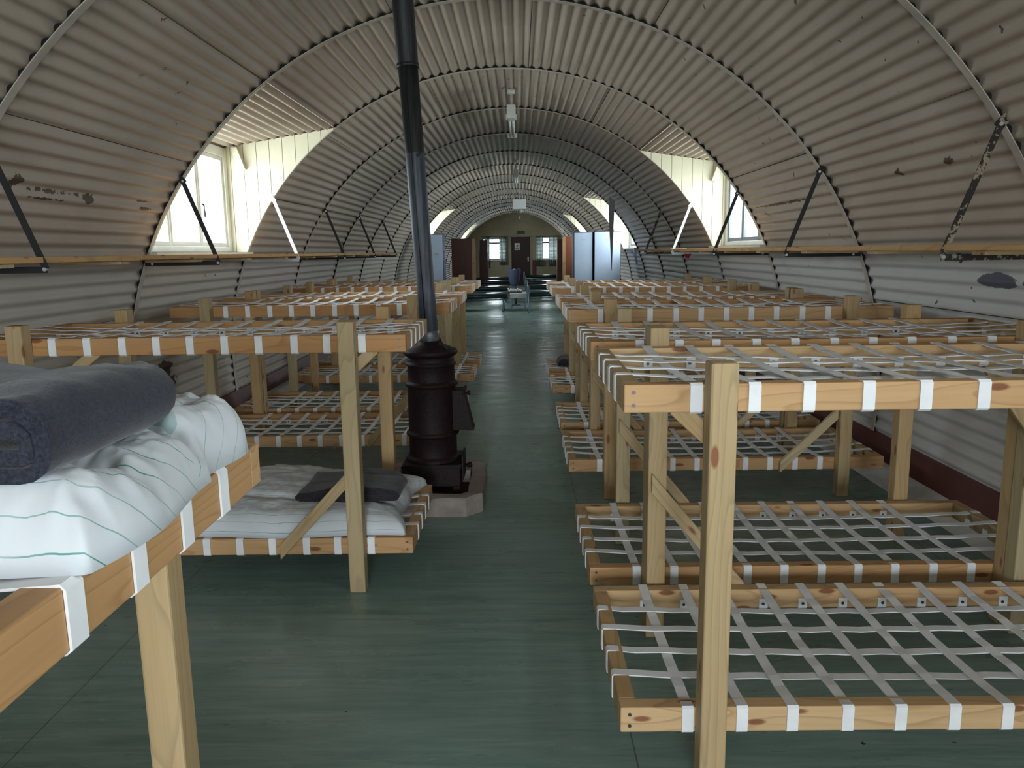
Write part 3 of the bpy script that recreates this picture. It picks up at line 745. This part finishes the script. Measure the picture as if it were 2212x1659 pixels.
tube(bm, [(.185, -.06, .615-zb), (.208, -.06, .615-zb)], .006, 8); obj('knob', bm, M['iron'], st)
bm = bmesh.new(); box(bm, .168, .180, -.10, .10, .115-zb, .255-zb, .003); obj('ash_door', bm, M['iron'], st)
bm = bmesh.new(); tube(bm, [(.18, -.02, .185-zb), (.20, -.02, .185-zb), (.205, -.02, .185-zb), (.222, -.02, .185-zb)], [.007, .007, .017, .015], 14); obj('knob', bm, M['iron'], st)
bm = bmesh.new(); tube(bm, [(.057, -.03, .925-zb), (.075, -.05, .895-zb), (.105, -.085, .862-zb)], .004, 6); obj('damper_wire', bm, M['bar'], st)
fp = empty('flue_pipe', (SX, SY, .90)); tag(fp, 'tall leaning black flue pipe rising from the stove through the roof', 'flue pipe')
lean = -.0485; P_ = lambda z, e=0: (lean*(z-.90)+e, 0, z-.90)
bm = bmesh.new(); tube(bm, [P_(.955), P_(1.2), P_(1.7), P_(2.41)], [.050, .050, .0515, .0535], 32, True); obj('lower_pipe', bm, M['pipe'], fp)
bm = bmesh.new(); tube(bm, [P_(2.38), P_(2.385), P_(2.9), P_(3.05)], [.054, .0575, .0575, .0575], 32, True); tube(bm, [P_(2.375), P_(2.395)], .0605, 32); obj('upper_pipe', bm, M['pipe'], fp)
bm = bmesh.new(); tube(bm, [P_(.905), P_(.910), P_(.940), P_(.962), P_(.965)], [.053, .0565, .0565, .0560, .052], 32); obj('collar', bm, M['zinc'], fp)
bpy.data.objects[fp.name]
fp_collar = [c for c in kids(fp) if c.name.startswith('collar')][0]; fp_collar.data.materials[0] = plain('weathered_zinc_collar', (.13, .14, .15), .5, .5, .5, 30)
bm = bmesh.new(); tube(bm, [(lean*.05-.012, -.0525, .07), P_(2.3, -.012) and (lean*1.4-.012, -.054, 1.40)], .003, 6); obj('pipe_seam', bm, M['bar'], fp)

# ------------------------------------------------------------------ soft goods
def fbm(x, y, s, seed=0): return noise.fractal(Vector((x*s, y*s, seed)), 1.0, 2.0, 3)
def soft(name, x0, x1, y0, y1, zb, H, outline, m, seed, wr=.010, nx=110, ny=90, edge=.07, thick=None, wrap=0):
    # closed cushion: top from height function, underside flat on its support, rounded rim
    bm = bmesh.new(); uvl = bm.loops.layers.uv.new('UVMap'); top, bot = [], []
    uvd = {}
    for j in range(ny+1):
        v = j/ny; rt_, rb = [], []
        for i in range(nx+1):
            u = i/nx
            x = x0+(x1-x0)*u; y = y0+(y1-y0)*v
            x, y = outline(u, v, x, y)
            d = min(min(u, 1-u)*abs(x1-x0), min(v, 1-v)*abs(y1-y0))/edge; d = min(1, d); prof = math.sqrt(max(0, 1-(1-d)**2))
            h = H(u, v)*prof
            z = zb+.5*H(u, v)*0+h + wr*prof*(fbm(x, y, 9, seed)+.5*fbm(x*2.2, y*.9, 16, seed+3)-.7*abs(fbm(x*.7+y*.6, y*1.3-x*.5, 8, seed+9))**.5)
            a = bm.verts.new((x, y, max(z, zb+.004*(1 if 0 < i < nx and 0 < j < ny else 0)))); rt_.append(a)
            uvd[a] = (u*abs(x1-x0), v*abs(y1-y0)+h*.9*(1 if v < .5 else -1))
            if 0 < i < nx and 0 < j < ny: rb.append(bm.verts.new((x, y, zb-.0005)))
            else: rb.append(a)
            uvd[rb[-1]] = uvd[a]
        top.append(rt_); bot.append(rb)
    for j in range(ny):
        for i in range(nx):
            f = bm.faces.new((top[j][i], top[j][i+1], top[j+1][i+1], top[j+1][i])); f.smooth = True
            q = [bot[j][i], bot[j+1][i], bot[j+1][i+1], bot[j][i+1]]
            if len(set(q)) == 4 and set(q) != set(f.verts):
                g = bm.faces.new(q); g.smooth = True
    for f in bm.faces:
        for l in f.loops: l[uvl].uv = uvd[l.vert]
    return obj(name, bm, m)
S = lambda a, b, t: (lambda q: q*q*(3-2*q))(max(0, min(1, (t-a)/(b-a))))
# big bag on the near left bunk
def H1(u, v):
    h = .086+.024*S(.35, .7, v)-.030*S(.86, 1, u)*S(.6, 1, v)+.006*math.sin(u*9+v*4)
    crease = math.exp(-((v-.56-.10*(1-u))/.035)**2)*.030*(S(.45, .75, u))
    crease += math.exp(-((v-.27)/.03)**2)*.020*S(.3, .8, u)
    return h-crease+.012*math.exp(-((u-.86)/.06)**2)*math.exp(-((v-.12)/.1)**2)
def O1(u, v, x, y):
    y += .05*(1-v)*(u-.5)*0; x += (.012*math.sin(v*9)+.035*math.sin(v*math.pi)*.3-.02*S(.55, .62, v)*(u**4)-.07*(abs(v-.80)/.20)**2*(1 if v > .80 else 0)*u**3)*u**2
    y += .012*math.sin(u*7)*(1-v)+.010*math.sin(u*11+1)*v; return x, y
o = soft('sheet_bag', -1.20, -.338, .740, 1.345, ZT+.003, H1, O1, M['sheet'], 1.3, .013, 190, 150, .060)
tag(o, 'plump white cotton bag with thin green stripes lying on the nearest left bunk', 'bedding')
def H2(u, v): return .115*(.75+.25*math.sin(math.pi*v))+.045*math.exp(-((u-.35)/.22)**2)*v-.03*S(.75, 1, u)-.018*math.exp(-((v-.30)/.03)**2)*S(.1, .5, u)
def O2(u, v, x, y): return x-.05*math.sin(v*math.pi)*S(.7, 1, u)+.01*math.sin(v*14)*u, y+.015*math.sin(u*9)*(1-v)
o = soft('sheet_bag', -1.46, -.385, 3.118, 3.86, ZL+.004, H2, O2, M['sheet'], 5.1, .006, 150, 110, .07)
tag(o, 'flat white green striped bedding bag on the lower bed before the stove', 'bedding')
def H6(u, v): return .10
o = soft('blanket_roll', .505, .80, 7.95, 8.30, ZL+.003, lambda u, v: .075, lambda u, v, x, y: (x, y), M['wool2'], 2.2, .008, 30, 30, .06)
tag(o, 'small dark grey blanket bundle on the farthest right lower bed', 'blanket')

def blanket(name, xr, w, y0, y1, zb_, hh, m, seed, turns=3, tip=0, rot=0, flip=1):
    # a blanket folded over on itself: layered profile in X-Z swept along Y, coil visible at both ends
    root_pts = []
    th = hh/(2*turns)*.92
    # centre line of a flattened spiral
    pts = []
    for t_ in range(turns):
        a = hh/2-th*(t_+.5); L = w-2*t_*th*.8
        xc0, xc1 = xr-w+t_*th*.9, xr-t_*th*.9
        n = 12
        for i in range(n+1): pts.append((xc0+a+(xc1-a-xc0-a)*i/n, -a))       # bottom run, outwards
        for i in range(1, 8): an = -math.pi/2+math.pi*i/8; pts.append((xc1-a+a*math.cos(an), a*math.sin(an)))
        a2 = a-th*.35
        for i in range(n+1): pts.append((xc1-a-(xc1-a-xc0-a)*i/n, a if i < n*.6 else a2))
        if t_ < turns-1:
            a3 = (a2+(a-th))/2
            for i in range(1, 6): an = math.pi/2+math.pi*i/6; pts.append((xc0+a+a3*math.cos(an), a3*math.sin(an)-th*.3))
    bm = bmesh.new(); ny = 46; rows = []
    hth = th*.40
    P2 = [Vector((p[0], 0, p[1])) for p in pts]
    nrm = []
    for i in range(len(P2)):
        d = (P2[min(i+1, len(P2)-1)]-P2[max(i-1, 0)]).normalized(); nrm.append(Vector((-d.z, 0, d.x)))
    for j in range(ny+1):
        v = j/ny; row = []
        for sgn in (1, -1):
            rr_ = []
            for p, n_ in zip(P2, nrm):
                q = p+n_*hth*sgn; y = y0+(y1-y0)*v
                e = 1-.0*v
                x = q.x; z = q.z
                z *= 1-.35*tip*S(.55, 1, v); x -= tip*.10*S(.5, 1, v)**2*(1 if x > xr-w/2 else 0)
                top = S(-hh*.2, hh*.5, z)
                z += top*(.016*fbm(x, y, 5, seed)+.006*fbm(x, y, 17, seed+2)+.010*math.sin((x-xr)*13+seed)*1)
                x += .008*fbm(y, z, 9, seed+5)
                y += .010*fbm(x*2, z*6, 4, seed+7)*(1 if v > .9 or v < .1 else .2)
                rr_.append(bm.verts.new((x, y, zb_+hh/2+z+.002)))
            row.append(rr_)
        rows.append(row)
    n = len(P2)
    for A, B in zip(rows, rows[1:]):
        for s_ in (0, 1):
            for i in range(n-1): f = bm.faces.new((A[s_][i], A[s_][i+1], B[s_][i+1], B[s_][i])); f.smooth = True
        for i in (0, n-1): bm.faces.new((A[0][i], A[1][i], B[1][i], B[0][i])).smooth = True
    for A in (rows[0], rows[-1]):
        for i in range(n-1): bm.faces.new((A[0][i], A[0][i+1], A[1][i+1], A[1][i]))
    bmesh.ops.recalc_face_normals(bm, faces=bm.faces)
    lo = min(v.co.z for v in bm.verts)
    for v in bm.verts: v.co.z += zb_-lo
    return obj(name, bm, m)
o = blanket('blanket', -.385, .62, .775, 1.22, ZT+.092, .084, M['wool'], 1.7, 2, .9); tag(o, 'thick navy grey folded wool blanket lying on the striped bag at left', 'blanket')
o = blanket('blanket', -.43, .46, 3.27, 3.60, ZL+.106, .060, M['wool2'], 4.2, 2, .4); tag(o, 'charcoal folded blanket on the lower bed before the stove', 'blanket')

# ------------------------------------------------------------------ ceiling fittings
def batten(y0, y1, z, x, lab, box_end=True):
    root = empty('ceiling_light', (x, y0, z)); tag(root, lab, 'light', 'tube lights along the roof crest'); L = y1-y0
    bm = bmesh.new(); box(bm, -.03, .03, .15, L, .0, .045, .004); obj('batten_body', bm, M['dust'], root)
    bm = bmesh.new(); box(bm, -.042, .042, 0, .17, -.05, .075, .012); obj('end_box', bm, M['dust'], root)
    for dx in (-.018, .018):
        bm = bmesh.new(); tube(bm, [(dx, .2, -.018), (dx, L-.03, -.018)], .012, 14); obj('tube', bm, M['white'], root)
    for yy in (.22, L-.06):
        bm = bmesh.new(); box(bm, -.055, .055, yy, yy+.05, -.03, .02, .006); obj('lamp_holder', bm, M['dust'], root)
    for yy in (.08, L*.85):
        bm = bmesh.new(); xx, zz = x, 2.90; n = 9; top = zz-z
        for i in range(n):
            a = .075+(top-.075)*i/n; b_ = .075+(top-.075)*(i+1)/n; tube(bm, [(.004*(-1)**i, yy, a), (-.004*(-1)**i, yy, b_)], .003, 6)
        obj('chain', bm, M['dust'], root)
        bm = bmesh.new(); tube(bm, [(0, yy, top-.03), (0, yy, top+.01)], .035, 16); obj('ceiling_rose', bm, M['dust'], root)
    return root
batten(7.62, 9.12, 2.69, .058, 'nearest dusty white tube light hanging from the roof crest')
batten(13.4, 14.9, 2.68, .09, 'distant twin tube light hanging beyond the nearest one')
q = empty('emergency_light', (.15, 16.6, 2.27)); tag(q, 'small white rectangular box light hung on wires from the roof crest', 'light')
bm = bmesh.new(); box(bm, -.14, .14, -.03, .03, 0, .20, .006); obj('light_body', bm, M['white'], q)
for dx in (-.13, .0, .07):
    bm = bmesh.new(); tube(bm, [(dx, 0, .19), (dx*.7+.01, .0, .63)], .004, 6); obj('wire', bm, M['dust'], q)
bm = bmesh.new(); n = 20; tube(bm, [(-.06+.05*math.cos(2*math.pi*i/n), 0, .28+.05*math.sin(2*math.pi*i/n)) for i in range(n+1)], .004, 6); obj('hoop', bm, M['bar'], q)
for y, lab in ((24.2, 'nearer of two tiny white pendant lamps under the far roof'), (28.5, 'farther and lower of two tiny white pendant lamps at the far end')):
    z = 2.60 if y < 26 else 2.58
    q = empty('pendant_lamp', (.21, y, z)); tag(q, lab, 'lamp', 'pendant lamps at the far end')
    bm = bmesh.new(); lathe(bm, [(.015, 0), (.045, .05), (.075, .10), (.02, .115)], 20); bmesh.ops.translate(bm, vec=(0, 0, -.05), verts=bm.verts); obj('lamp_shade', bm, M['white'], q)
    bm = bmesh.new(); tube(bm, [(0, 0, .05), (0, 0, .29)], .004, 6); obj('cable', bm, M['dust'], q)
bm = bmesh.new(); tube(bm, [(2.17, 13.9, 1.43), (2.18, 13.93, 1.30), (2.22, 13.95, 1.15)], [.02, .022, .012], 8)
tag(obj('hanging_strip', bm, M['zinc']), 'thin pale metal strip hanging down the right wall beyond the shelf end', 'strip')
bm = bmesh.new(); prism(bm, [(1.825, 1.349), (1.905, 1.349), (1.875, 1.30), (1.86, 1.31), (1.85, 1.30)], 1, 8.15, 8.165)
tag(obj('red_rag', bm, M['rag']), 'tiny red rag dangling under the right shelf', 'rag')
# torn strip of sheeting hanging from the roof
bm = bmesh.new(); yA = 13.0
vs = [(1.60, yA, 2.27), (1.70, yA-.01, 2.19), (1.695, yA+.05, 2.20)]; lowp = (1.655, yA+.01, 1.06)
A = [bm.verts.new(v) for v in vs]; mid = [bm.verts.new(v) for v in ((1.605, yA, 1.9), (1.685, yA-.012, 1.9), (1.68, yA+.035, 1.9))]; B = [bm.verts.new((lowp[0]+dx, lowp[1]+dy, lowp[2])) for dx, dy in ((-.004, 0), (.004, -.003), (.004, .004))]
for P3, Q3 in ((A, mid), (mid, B)):
    for j in range(3): bm.faces.new((P3[j], P3[(j+1) % 3], Q3[(j+1) % 3], Q3[j]))
bm.faces.new(A); bm.faces.new(list(reversed(B))); bmesh.ops.recalc_face_normals(bm, faces=bm.faces)
tag(obj('hanging_sheet', bm, M['sheetmetal']), 'long dark wedge of grey sheeting hanging in front of the blue lockers', 'sheet')

# ------------------------------------------------------------------ far end furniture
def locker(x0, x1, y, h, lab, label_plate=False, side_knobs=False, depth=.45):
    root = empty('locker', ((x0+x1)/2, y, 0)); tag(root, lab, 'locker', 'pale blue steel lockers'); w2 = (x1-x0)/2
    bm = bmesh.new(); box(bm, -w2, w2, .012, depth, 0, h, .006); obj('body', bm, M['blued'], root)
    bm = bmesh.new(); box(bm, -w2+.012, w2-.012, -.008, .012, .03, h-.012, .006); obj('panel', bm, M['blue'], root)
    if label_plate:
        bm = bmesh.new(); box(bm, -.03, .06, -.012, -.008, 1.34, 1.39); obj('name_plate', bm, M['white'], root)
    else:
        bm = bmesh.new(); box(bm, -.03, .05, -.014, -.008, h-.15, h-.13, .003); obj('handle', bm, M['white'], root)
    if side_knobs:
        for z in (1.22, 1.42, 1.62):
            bm = bmesh.new(); tube(bm, [(w2, .10, z), (w2+.03, .10, z-.01)], .012, 8); obj('latch', bm, M['zinc'], root)
locker(1.165, 1.530, 14.95, 1.740, 'pale blue steel locker nearer the aisle in the right pair', depth=.5)
locker(1.545, 2.055, 14.92, 1.750, 'wide pale blue steel locker nearer the right wall')
locker(-1.72, -1.415, 16.0, 1.765, 'pale blue locker by the left wall with a white name plate', True, True)
def wardrobe(x0, x1, y, h, m, edge, lab, dep=.5):
    root = empty('wardrobe', ((x0+x1)/2, y, 0)); tag(root, lab, 'wardrobe'); w2 = (x1-x0)/2
    bm = bmesh.new(); box(bm, -w2, w2, .02, dep, .0, h, .006); obj('body', bm, M[m], root)
    bm = bmesh.new(); box(bm, -w2+.01, w2-.01, 0, .02, .04, h-.02, .003); obj('door', bm, M[m], root)
    if edge:
        a, b_ = (w2, w2+.11) if edge > 0 else (-w2-.09, -w2)
        bm = bmesh.new(); box(bm, a, b_, 0, .03, 0, h-.01, .003); obj('open_door', bm, M['pale'], root)
        root_h = bmesh.new(); tube(root_h, [((a+b_)/2, -.004, 1.05), ((a+b_)/2, -.03, 1.05)], .012, 8); obj('knob', root_h, M['brown'], root)
wardrobe(-1.86, -1.26, 23.2, 1.79, 'redwood', 1, 'dark red brown wardrobe on the left with a pale open door edge')
wardrobe(-1.28, -.98, 28.0, 1.80, 'redwood', 0, 'narrow red brown cupboard just left of the left end window')
wardrobe(1.46, 1.65, 22.4, 1.79, 'chestnut', -1, 'chestnut brown wardrobe on the right with a pale open door edge')
wardrobe(1.50, 1.76, 28.0, 1.80, 'chestnut', 0, 'narrow chestnut cupboard just right of the right end window')

def metal_bed(x0, x1, y, zt, lab, s):
    root = empty('metal_bed', (x0, y, 0)); tag(root, lab, 'bed', 'low metal beds at the far end'); L = x1-x0; Wd = .76
    bm = bmesh.new(); box(bm, .03, L-.03, 0, Wd, zt-.11, zt, .03); obj('mattress', bm, M['vinyl'], root, smooth=True)
    bm = bmesh.new(); z = zt-.135
    for yy in (.02, Wd-.02): tube(bm, [(.02, yy, z), (L-.02, yy, z)], .018, 8)
    for i in range(9): xx = .1+(L-.2)*i/8; tube(bm, [(xx, .02, z+.01), (xx, Wd-.02, z+.01)], .008, 6)
    obj('bed_frame', bm, M['bedmetal'], root)
    for xx, hh_ in ((.0, .60), (L, .60)) if s > 0 else ((.14, zt-.10), (L-.14, zt-.10)):
        bm = bmesh.new()
        for z_ in ((zt-.02, hh_-.02) if s > 0 else (hh_-.03,)): tube(bm, [(xx, .02, z_), (xx, Wd-.02, z_)], .012, 8)
        obj('end_rail', bm, M['bedmetal'], root)
        for yy in (.02, Wd-.02):
            bm = bmesh.new(); tube(bm, [(xx, yy, .0), (xx, yy, .02), (xx, yy, .04), (xx, yy, hh_)], [.024, .024, .018, .018], 10); obj('leg', bm, M['bedmetal'], root)
for i, (y, lab) in enumerate(((17.85, 'nearest low green metal bed on the right at the far end'), (21.4, 'second low green metal bed on the far right side'), (24.4, 'third low green metal bed on the far right side'), (30.6, 'last low green metal bed below the right end window'))):
    metal_bed(.34, 2.12, y, .47, lab, 1)
for i, (y, lab) in enumerate(((18.35, 'nearest low green metal bed on the left at the far end'), (22.2, 'second low green metal bed on the far left side'), (26.8, 'third low green metal bed on the far left side'), (30.4, 'last low green metal bed below the left end window'))):
    metal_bed(-2.05, -.12, y, .41, lab, -1)
q = empty('low_table', (.10, 18.55, 0)); tag(q, 'low pale grey table standing in the aisle between the far beds', 'table')
bm = bmesh.new(); box(bm, -.20, .20, -.05, .70, .385, .41, .004); box(bm, -.19, .19, -.045, -.03, .30, .385); obj('tabletop', bm, M['white'], q)
for dx in (-.17, .17):
    for dy in (.30, .62): bm = bmesh.new(); box(bm, dx-.018, dx+.018, dy-.018, dy+.018, 0, .385, .002); obj('leg', bm, M['bedmetal'], q)
q = empty('tray', (.02, 18.85, .41)); tag(q, 'dark tray crowded with small pale cups on the low aisle table', 'tray')
bm = bmesh.new(); box(bm, -.20, .17, -.12, .12, 0, .03, .004); obj('tray_base', bm, M['brown'], q)
rr = random.Random(2); cup = None
for i in range(11):
    x_ = -.155+.031*i; y_ = 18.85+rr.uniform(-.07, .05); h_ = rr.uniform(.05, .085)
    if cup is None:
        bm = bmesh.new(); lathe(bm, [(.012, 0), (.014, .03), (.017, .06)], 12); cup = obj('cup', bm, M['white']); c = cup
    else: c = cup.copy(); C.objects.link(c)
    c.location = (.02+x_, y_, .4405); c.scale = (1, 1, h_/.06)
    tag(c, 'small pale cup standing on the dark tray on the far aisle table', 'cup', 'pale cups on the tray')
q = empty('kit_bag', (.0, 20.4, 0)); tag(q, 'bulky slate blue cloth bag, open at the top, on a narrow stand in the aisle', 'bag')
bm = bmesh.new(); n = 28
prof = [(.06, .52), (.10, .54), (.125, .60), (.15, .72), (.165, .84), (.165, .92)]
rings = []
for r_, z_ in prof: rings.append([bm.verts.new((r_*math.cos(2*math.pi*j/n), r_*.75*math.sin(2*math.pi*j/n), z_+(.0))) for j in range(n)])
rim = [bm.verts.new((.155*math.cos(a), .12*math.sin(a), .93+.045*abs(math.cos(a))**1.5)) for a in (2*math.pi*j/n for j in range(n))]
inn = [bm.verts.new((.125*math.cos(a), .09*math.sin(a), .91+.03*abs(math.cos(a)))) for a in (2*math.pi*j/n for j in range(n))]
inb = [bm.verts.new((.10*math.cos(a), .07*math.sin(a), .80)) for a in (2*math.pi*j/n for j in range(n))]
rings += [rim, inn, inb]
for A, B in zip(rings, rings[1:]):
    for j in range(n): bm.faces.new((A[j], A[(j+1) % n], B[(j+1) % n], B[j])).smooth = True
bm.faces.new(inb); bm.faces.new(list(reversed(rings[0]))); obj('bag_body', bm, M['kit'], q)
bm = bmesh.new(); lathe(bm, [(.01, .80), (.06, .84), (.075, .89), (.06, .93), (.02, .95)], 18, 0, -.03); obj('stuffing', bm, plain('grey_blue_cloth', (.22, .25, .32), .8), q)
bm = bmesh.new(); tube(bm, [(.03, 0, .02), (.02, 0, .55)], .035, 12); box(bm, -.10, .16, -.12, .12, 0, .025, .004); obj('stand', bm, M['kit'], q)
